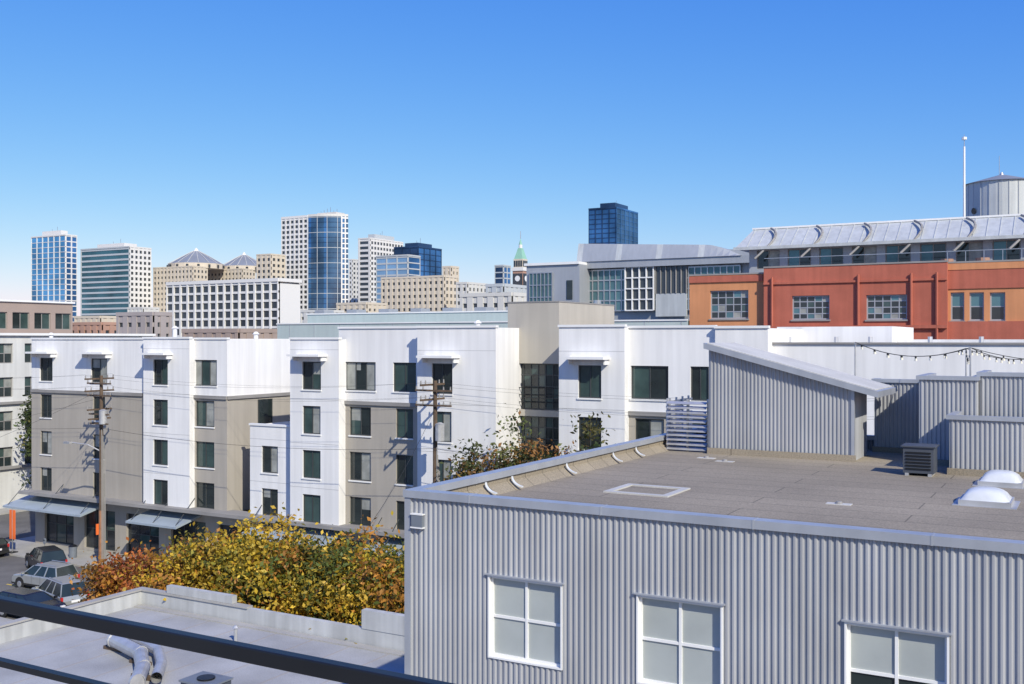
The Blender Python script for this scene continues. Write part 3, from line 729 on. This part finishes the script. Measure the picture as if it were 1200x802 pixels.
for nm,xl,xs,xr,D,yb_,yk in (('domed_government_tower',180,226,243,950,313,293),('domed_government_tower',243,284,299,980,316,298)):
    ul,uc,vc,vr_,H=tower(nm,xl,xs,xr,D,yb_,('dark_glass','tower_beige',5,.55,4.5,.5),('dark_glass','tower_beige',5,.5,4.5,.5),pent=False)
    e=[o for o in bpy.data.objects if o.name.startswith(nm) and o.type=='EMPTY'][-1]
    bb=B('dome_tmp'); cx=(ul+uc)/2+3; cy=vc+(uc-ul)/2; w=(uc-ul)*.50; hk=(yb_-yk)*D/T
    bb.cyl('drum','tower_beige',(cx,cy,H),(cx,cy,H+hk*.3),w,w,16)
    bb.cyl('dome','dome_slate',(cx,cy,H+hk*.3),(cx,cy,H+hk*.68),w*1.0,w*.58,16)
    bb.cyl('dome','dome_slate',(cx,cy,H+hk*.68),(cx,cy,H+hk*1.1),w*.58,w*.12,16)
    bb.cyl('lantern','tower_white',(cx,cy,H+hk*1.1),(cx,cy,H+hk*1.3),w*.11,w*.02,8)
    for i in range(16):
        a=2*math.pi*i/16+.1
        bb.tube('ribs','tower_offwhite',[(cx+math.cos(a)*w*1.01,cy+math.sin(a)*w*1.01,H+hk*.3),(cx+math.cos(a)*w*.60,cy+math.sin(a)*w*.60,H+hk*.69),(cx+math.cos(a)*w*.13,cy+math.sin(a)*w*.13,H+hk*1.1)],.22,4)
        bb.box('drum_openings','dark_glass',cx+math.cos(a)*w-.8,cx+math.cos(a)*w+.8,cy+math.sin(a)*w-.8,cy+math.sin(a)*w+.8,H+hk*.05,H+hk*.22)
    t=bb.build()
    for c in list(t.children): c.parent=e
    bpy.data.objects.remove(t)
b=B('clock_tower'); D=800; cx,cy=P(610,D); s=D/T; 
def H(y): return CAMZ+(398-y)*s
w=11*s
b.box('shaft','terracotta',cx-w*.62,cx+w*.62,cy-w*.62,cy+w*.62,0,H(318))
for i in range(6):
    a=-w*.5+w*i/5
    b.box('window_strips','dark_glass',cx+a-.5,cx+a+.5,cy-w*.62-.3,cy-w*.62-.01,30,H(321)); b.box('window_strips','dark_glass',cx+w*.62+.01,cx+w*.62+.3,cy+a-.5,cy+a+.5,30,H(321))
b.box('cornice','tower_white',cx-w*.7,cx+w*.7,cy-w*.7,cy+w*.7,H(318)+.01,H(314))
b.box('arcade','tower_beige',cx-w*.55,cx+w*.55,cy-w*.55,cy+w*.55,H(314)+.01,H(304))
for i in range(4):
    a=-w*.4+w*.8*i/3; b.box('arches','dark_glass',cx+a-.7,cx+a+.7,cy-w*.55-.2,cy-w*.55-.01,H(313),H(306)); b.box('arches','dark_glass',cx+w*.55+.01,cx+w*.55+.2,cy+a-.7,cy+a+.7,H(313),H(306))
b.cyl('mansard','copper_green',(cx,cy,H(304)+.02),(cx,cy,H(291)),w*.72,w*.28,4); b.cyl('cupola','tower_white',(cx,cy,H(291)),(cx,cy,H(287)),w*.2,w*.2,8); b.cyl('spire','copper_green',(cx,cy,H(287)),(cx,cy,H(280)),w*.2,0.05,8)
b.cyl('flagpole','steel',(cx,cy,H(280)),(cx,cy,H(271)),.3,.2,5)
b.cyl('clock_face','trim_white',(cx,cy-w*.62-.35,H(327)),(cx,cy-w*.62-.5,H(327)),2.2,n=16); b.cyl('clock_face','trim_white',(cx+w*.62+.35,cy,H(327)),(cx+w*.62+.5,cy,H(327)),2.2,n=16)
b.build()
def blk(name,xl,xs,xr,D,yt,mat,fh=3.6,g='dark_glass'):
    tower(name,xl,xs,xr,D,yt,(g,mat,fh,.6,4,.55),(g,mat,fh,.6,4,.55),pent=False)
blk('terracotta_roof_building',62,120,150,420,381,'terracotta')
blk('tan_warehouse',138,180,200,330,370,'tan_paint')
blk('beige_midrise_building',88,118,142,520,373,'tower_beige')
blk('brick_midrise_building',215,280,330,300,390,'pinkish')
blk('grey_midrise_building',352,380,402,500,366,'tower_offwhite')
blk('beige_midrise_building',395,430,452,560,357,'tower_beige')
blk('grey_midrise_building',540,600,640,330,347,'tower_offwhite')
blk('white_midrise_building',570,590,618,420,336,'tower_grey')
blk('brick_midrise_building',640,668,700,420,344,'tower_beige')
blk('beige_midrise_building',150,168,186,700,362,'tower_offwhite')
b=B('distant_low_rise_city')
for i in range(420):
    D=random.uniform(190,2600); px=random.uniform(-500,1700); x,y=P(px,D)
    w=random.uniform(14,40); d=random.uniform(12,30); h=random.uniform(6,15.5)
    if D>600 and random.random()<.3: h=random.uniform(15,26)
    if 80<y<190 and -60<x<40: continue
    b.box('blocks',random.choice(['tower_offwhite','tower_beige','roof_grey','pinkish','old_white','tower_grey']),x,x+w,y,y+d,0,h)
b.build()
# ------------------------------------------------------------------ utility poles and wires
def pole(u,v,ztop,lamp=False,light=True):
    b=B('utility_pole')
    b.cyl('shaft','wood_pole',(u,v,4.2),(u,v,ztop),.17,.12,10); b.cyl('shaft_base','wood_new',(u,v,0),(u,v,4.2),.21,.18,10)
    arms=[(ztop-.3,1.3),(ztop-1.2,1.3)]
    if lamp: arms+=[(ztop-2.6,1.1),(ztop-3.3,1.0)]
    for z,w in arms:
        b.box('crossarms','wood_pole',u-.16-.08,u-.16,v-w,v+w,z,z+.12)
        b.box('crossarms','wood_pole',u-w,u+w,v-.26,v-.17,z-.35,z-.24)
        for k in (-1,-.6,.6,1):
            b.cyl('insulators','trim_grey',(u-.2,v+k*w*.95,z+.12),(u-.2,v+k*w*.95,z+.34),.05,.035,6)
            b.cyl('insulators','trim_grey',(u+k*w*.95,v-.21,z-.24),(u+k*w*.95,v-.21,z-.04),.05,.035,6)
    b.cyl('transformer','galv',(u+.5,v-.25,ztop-3.6),(u+.5,v-.25,ztop-2.6),.28,n=12); b.cyl('transformer_cap','galv',(u+.5,v-.25,ztop-2.6),(u+.5,v-.25,ztop-2.5),.3,.1,12)
    for k in range(4): b.cyl('conduits','trim_grey',(u+.2,v-.1+.1*k,0.1),(u+.18,v-.1+.1*k,ztop-4-k*.5),.035,n=5)
    if lamp:
        b.tube('lamp_arm','galv',[(u,v,8.6),(u-1.0,v-.4,9.1),(u-2.3,v-.9,9.25)],.05,6); b.box('lamp_head','galv',u-2.9,u-2.2,v-1.1,v-.8,9.15,9.3)
        b.box('pole_sign','orange_sign',u-.17,u-.1,v-.35,v-.05,2.4,3.2)
    b.build()
pole(-65,52.4,14.3,True); pole(-35,52.4,14.5); pole(-100,52.4,14.3); pole(-4,52.4,14.4)
b=B('overhead_wires')
for k,dz in ((-1,0),(1,0),(-.6,-.9),(1,-.9)):
    for x0,x1 in ((-100,-65),(-65,-35),(-35,-4),(-4,40)): b.tube('lines','cable',cat((x0-.2,52.4+k*1.2,14.3+dz),(x1-.2,52.4+k*1.2,14.4+dz),.55),.007,4)
for z in (10.4,):
    for x0,x1 in ((-100,-65),(-65,-35),(-35,-4)): b.tube('telecom','cable',cat((x0,52.2,z),(x1,52.2,z),.6),.014,4)
b.tube('service_drop','cable',cat((-65,52.2,13.2),(-61,28,8.0),.8),.010,4); b.tube('service_drop','cable',cat((-65,52.2,12.6),(-80,30,9.0),.9),.010,4); b.tube('service_drop','cable',cat((-35,52.2,12.6),(-28,33,6.5),.8),.010,4)
b.build()
# ------------------------------------------------------------------ street furniture
b=B('sidewalk_banner_sign'); u,v=-74.8,51.9
b.cyl('pole','steel',(u,v,.1),(u,v,3.6),.04,n=6); b.box('banner','orange_sign',u-.35,u+.35,v-.02,v+.02,1.2,3.5); b.box('base','black_metal',u-.3,u+.3,v-.3,v+.3,.13,.2); b.build()
for u in (-71,-58,-45):
    b=B('parking_meter'); b.cyl('post','steel',(u,52,.1),(u,52,1.2),.04,n=6); b.box('head','hvac_grey',u-.1,u+.1,51.93,52.07,1.2,1.5); b.cyl('dome','hvac_grey',(u,51.93,1.5),(u,52.07,1.5),.1,n=8); b.build()
b=B('trash_can'); b.cyl('bin','hvac_grey',(-69,53,.13),(-69,53,1.0),.28,.32,12); b.cyl('lid','black_metal',(-69,53,1.002),(-69,53,1.12),.34,.2,12); b.build()
# ------------------------------------------------------------------ cars
def car(name,u,v,ang,paint,L=4.6,W=1.86,H=1.72,rack=False):
    b=B(name); h=L/2; w=W/2
    side=[(-h,.38),(-h-.02,.75),(-h+.08,1.05),(h*.48,1.06),(h-.25,.95),(h-.02,.72),(h,.38)]
    n=len(side)
    for s in (-1,1): b.face('body',paint,[(x,s*w,z) for x,z in (side if s<0 else side[::-1])])
    for i in range(n):
        a,c=side[i],side[(i+1)%n]; b.face('body',paint,[(a[0],-w,a[1]),(a[0],w,a[1]),(c[0],w,c[1]),(c[0],-w,c[1])])
    zb,zt2=1.06,H-.05; gx0,gx1=-h+.1,h*.5; tx0,tx1=-h+.38,h*.12; wb,wt=w-.05,w-.24
    b.hexa('greenhouse_glass','win_dark',[(gx0,-wb,zb-.04),(gx1,-wb,zb-.04),(gx1,wb,zb-.04),(gx0,wb,zb-.04),(tx0,-wt,zt2),(tx1,-wt,zt2),(tx1,wt,zt2),(tx0,wt,zt2)])
    b.hexa('roof',paint,[(tx0-.05,-wt-.02,zt2+.001),(tx1+.03,-wt-.02,zt2+.001),(tx1+.03,wt+.02,zt2+.001),(tx0-.05,wt+.02,zt2+.001),(tx0+.05,-wt+.08,H),(tx1-.1,-wt+.08,H),(tx1-.1,wt-.08,H),(tx0+.05,wt-.08,H)])
    for s in (-1,1):
        for f in (0,.36,.66,1):
            xb=gx0+(gx1-gx0)*f; xt=tx0+(tx1-tx0)*f; pw=.05
            b.hexa('pillars',paint,[(xb-pw,s*(wb-.01),zb),(xb+pw,s*(wb-.01),zb),(xb+pw,s*(wb+.02),zb),(xb-pw,s*(wb+.02),zb),(xt-pw,s*(wt-.01),zt2),(xt+pw,s*(wt-.01),zt2),(xt+pw,s*(wt+.02),zt2),(xt-pw,s*(wt+.02),zt2)])
        for xw in (-L*.305,L*.31):
            b.cyl('wheel_arches','rubber',(xw,s*(w-.02),.40),(xw,s*(w+.012),.40),.43,n=20)
            b.cyl('tyres','rubber',(xw,s*(w-.2),.35),(xw,s*(w+.03),.35),.35,n=20); b.cyl('rims','steel',(xw,s*(w+.03),.35),(xw,s*(w+.045),.35),.21,.19,n=10)
        b.box('tail_lamps','lamp_red',-h-.035,-h+.12,s*w*.98-.14*(s>0)-.0,s*w*.98+.14*(s<0)+.0,.78,1.02)
        b.box('head_lamps','lamp_clear',h-.14,h+.01,s*(w-.35)-.13,s*(w-.35)+.13,.68,.86)
        b.box('mirrors',paint,h*.40,h*.46,s*w+(.0 if s>0 else -.18),s*w+(.18 if s>0 else 0),1.08,1.22)
        b.box('sill_trim','rubber',-h*.42,h*.42,s*w-.015,s*w+.015,.34,.46)
        b.box('door_handles','steel',-.1,.1,s*w-.01,s*w+.025,.9,.94)
        if rack: b.cyl('roof_rails','steel',(tx0+.1,s*(wt-.1),H+.07),(tx1-.2,s*(wt-.1),H+.07),.025,n=6)
        b.box('door_seams','rubber',.23,.245,s*w-.002,s*w+.004,.5,1.04); b.box('door_seams','rubber',-.62,-.605,s*w-.002,s*w+.004,.5,1.04)
    b.box('bumpers','rubber',-h-.07,-h+.05,-w*.95,w*.95,.33,.52); b.box('bumpers','rubber',h-.05,h+.05,-w*.92,w*.92,.30,.46)
    b.box('grille','black_metal',h-.02,h+.02,-.5,.5,.52,.72); b.box('licence_plate','trim_white',-h-.045,-h-.02,-.26,.26,.62,.76)
    b.box('underbody','rubber',-h+.2,h-.2,-w+.1,w-.1,.2,.39)
    b.build((u,v,.0),ang,{'body':.09,'roof':.05})
car('parked_suv',-67.6,49.6,math.radians(158),'car_black',4.5)
car('parked_suv',-62.6,45.9,math.radians(183),'car_silver',4.5,rack=True)
car('parked_suv',-57.8,43.4,math.radians(166),'car_silver',4.7,H=1.8,rack=True)
car('parked_sedan',-56.9,40.7,math.radians(0),'car_black',4.6,H=1.5)
car('parked_sedan',-76.5,50.3,math.radians(180),'car_black',4.6,H=1.5)
# ------------------------------------------------------------------ trees
def tree(name,x,y,h,r,z0,pal,n=7000,leaf=.17,trunk_r=.14,dens=70,lean=0,clump=.55,base=.13):
    b=B(name); cz=(h+z0)/2; rz=(h-z0)/2
    top=(x,y,z0+rz*.6)
    b.cyl('trunk','bark',(x,y,base-.2),(x+.1,y,z0*.8),trunk_r,trunk_r*.75,9); b.cyl('trunk','bark',(x+.1,y,z0*.8),top,trunk_r*.75,trunk_r*.4,8)
    cents=[]
    for i in range(dens):
        d=rng.normal(size=3); d/=np.linalg.norm(d); rr=rng.uniform(.35,1.0)**.6*rng.uniform(.80,1.14)
        c=np.array([x+d[0]*r*rr,y+d[1]*r*rr,cz+d[2]*rz*rr]); cents.append(c)
        if i%3==0:
            s=Vector((x,y,z0*.7+rng.uniform(0,1)*rz*.8)); m=(s+Vector(c))/2+Vector((0,0,.25))
            b.cyl('limbs','bark',s,m,trunk_r*.4,trunk_r*.22,5,False); b.cyl('limbs','bark',m,Vector(c),trunk_r*.22,.015,5,False)
    e=b.build()
    cents=np.array(cents); pal=np.array(pal)
    cb=rng.uniform(.6,1.35,size=dens); cp=rng.integers(0,len(pal),size=dens)
    idx=rng.integers(0,dens,size=n)
    pos=cents[idx]+rng.normal(size=(n,3))*clump*np.array([1,1,.75])*rng.uniform(.6,1.1,size=(n,1))
    nrm=rng.normal(size=(n,3)); nrm[:,2]+=.5; nrm/=np.linalg.norm(nrm,axis=1)[:,None]
    t1=np.cross(nrm,rng.normal(size=(n,3))); t1/=np.linalg.norm(t1,axis=1)[:,None]; t2=np.cross(nrm,t1)
    s=leaf*rng.uniform(.6,1.3,size=(n,1))
    v=np.stack([pos-t1*s,pos-t2*s*.55+nrm*s*.15,pos+t1*s,pos+t2*s*.55+nrm*s*.15],1).reshape(-1,3)
    me=bpy.data.meshes.new('foliage'); me.vertices.add(4*n); me.vertices.foreach_set('co',v.ravel())
    me.loops.add(4*n); me.loops.foreach_set('vertex_index',np.arange(4*n)); me.polygons.add(n); me.polygons.foreach_set('loop_start',np.arange(0,4*n,4)); 
    me.update(calc_edges=True)
    pick=np.where(rng.random(n)<.8,cp[idx],rng.integers(0,len(pal),size=n))
    col=pal[pick]*cb[idx][:,None]*rng.uniform(.75,1.25,size=(n,1)); col=np.clip(col,0,1)
    c4=np.repeat(np.concatenate([col,np.ones((n,1))],1),4,axis=0).astype(np.float32)
    at=me.attributes.new('tint','FLOAT_COLOR','POINT'); at.data.foreach_set('color',c4.ravel())
    me.materials.append(MATS['leaves']); o=bpy.data.objects.new('foliage',me); sc.collection.objects.link(o); o.parent=e
YG=[(.54,.37,.03),(.46,.30,.03),(.56,.38,.035),(.22,.20,.03),(.44,.20,.03),(.10,.13,.025),(.42,.31,.03)]
OR=[(.42,.13,.03),(.34,.16,.03),(.48,.22,.03),(.20,.12,.03),(.30,.08,.03)]
GR=[(.07,.10,.03),(.10,.13,.035),(.05,.08,.025),(.15,.14,.04)]
GO=[(.09,.11,.035),(.24,.15,.04),(.08,.10,.03),(.28,.14,.045),(.14,.15,.05)]
LF=.125
tree('street_tree',-43.2,37.0,5.6,2.5,1.8,OR,9000,leaf=LF)
tree('street_tree',-40.0,37.4,6.5,2.6,2.0,OR+YG[:2],10000,leaf=LF)
tree('street_tree',-36.8,37.0,7.7,3.0,2.2,YG,15000,dens=95,leaf=LF)
tree('street_tree',-32.8,37.0,8.3,3.0,2.3,YG,15000,dens=95,leaf=LF)
tree('street_tree',-28.9,37.0,8.2,2.9,2.3,YG+[(.1,.13,.03)],14000,dens=95,leaf=LF)
tree('street_tree',-25.4,36.8,8.0,2.9,2.3,YG+[(.1,.13,.03),(.12,.15,.03)],14000,dens=95,leaf=LF)
tree('street_tree',-28.4,52.4,11.9,2.7,4.5,GO,7500,dens=60,leaf=.14)
tree('street_tree',-24.6,52.3,12.0,2.4,4.5,GR+GO,7500,dens=50,leaf=.14)
tree('street_tree',-32.2,52.6,10.3,2.0,4.0,GO,4500,dens=40,leaf=.14)
tree('street_tree',-90.5,66,12.3,1.4,3.0,GR,5000,leaf=.2)
tree('street_tree',-90,78,11,2.2,3.0,GR,4500,leaf=.2)
tree('street_tree',-93.8,57.5,6,1.6,2.0,GR,3500,leaf=.16)
# ------------------------------------------------------------------ world, sun, camera
EL,AZ=36.0,125.0
w=bpy.data.worlds.new('World'); sc.world=w; w.use_nodes=True
nt=w.node_tree; bg=nt.nodes['Background']; sky=nt.nodes.new('ShaderNodeTexSky'); sky.sky_type='NISHITA'; sky.sun_disc=False
sky.sun_elevation=math.radians(EL); sky.sun_rotation=math.radians(AZ); sky.altitude=0; sky.air_density=1.0; sky.dust_density=.4; sky.ozone_density=3.0
STR=.12
sep=nt.nodes.new('ShaderNodeSeparateColor'); comb=nt.nodes.new('ShaderNodeCombineColor'); nt.links.new(sky.outputs[0],sep.inputs[0])
for i,(g,p) in enumerate(((1.05,1.55),(.86,1.0),(.98,.28))):
    m1=nt.nodes.new('ShaderNodeMath'); m1.operation='MULTIPLY'; m1.inputs[1].default_value=STR
    m2=nt.nodes.new('ShaderNodeMath'); m2.operation='POWER'; m2.inputs[1].default_value=p
    m3=nt.nodes.new('ShaderNodeMath'); m3.operation='MULTIPLY'; m3.inputs[1].default_value=g/STR
    nt.links.new(sep.outputs[i],m1.inputs[0]); nt.links.new(m1.outputs[0],m2.inputs[0]); nt.links.new(m2.outputs[0],m3.inputs[0]); nt.links.new(m3.outputs[0],comb.inputs[i])
nt.links.new(comb.outputs[0],bg.inputs['Color']); bg.inputs['Strength'].default_value=STR
sd=bpy.data.lights.new('sun','SUN'); sd.energy=5.0; sd.angle=math.radians(.5); sd.color=(1,.94,.80)
so=bpy.data.objects.new('sun',sd); sc.collection.objects.link(so)
e,a=math.radians(EL),math.radians(AZ)
S=Vector((math.sin(a)*math.cos(e),math.cos(a)*math.cos(e),math.sin(e)))
so.rotation_euler=(S).to_track_quat('Z','Y').to_euler(); so.location=(30,-30,80)
cd=bpy.data.cameras.new('camera'); cd.lens=36*T/1200; cd.sensor_width=36; cd.shift_y=-(401-YH)/1200; cd.clip_end=50000; cd.clip_start=.05
co=bpy.data.objects.new('camera',cd); sc.collection.objects.link(co); co.location=(0,0,CAMZ); co.rotation_euler=(math.radians(90),0,YAW)
sc.camera=co
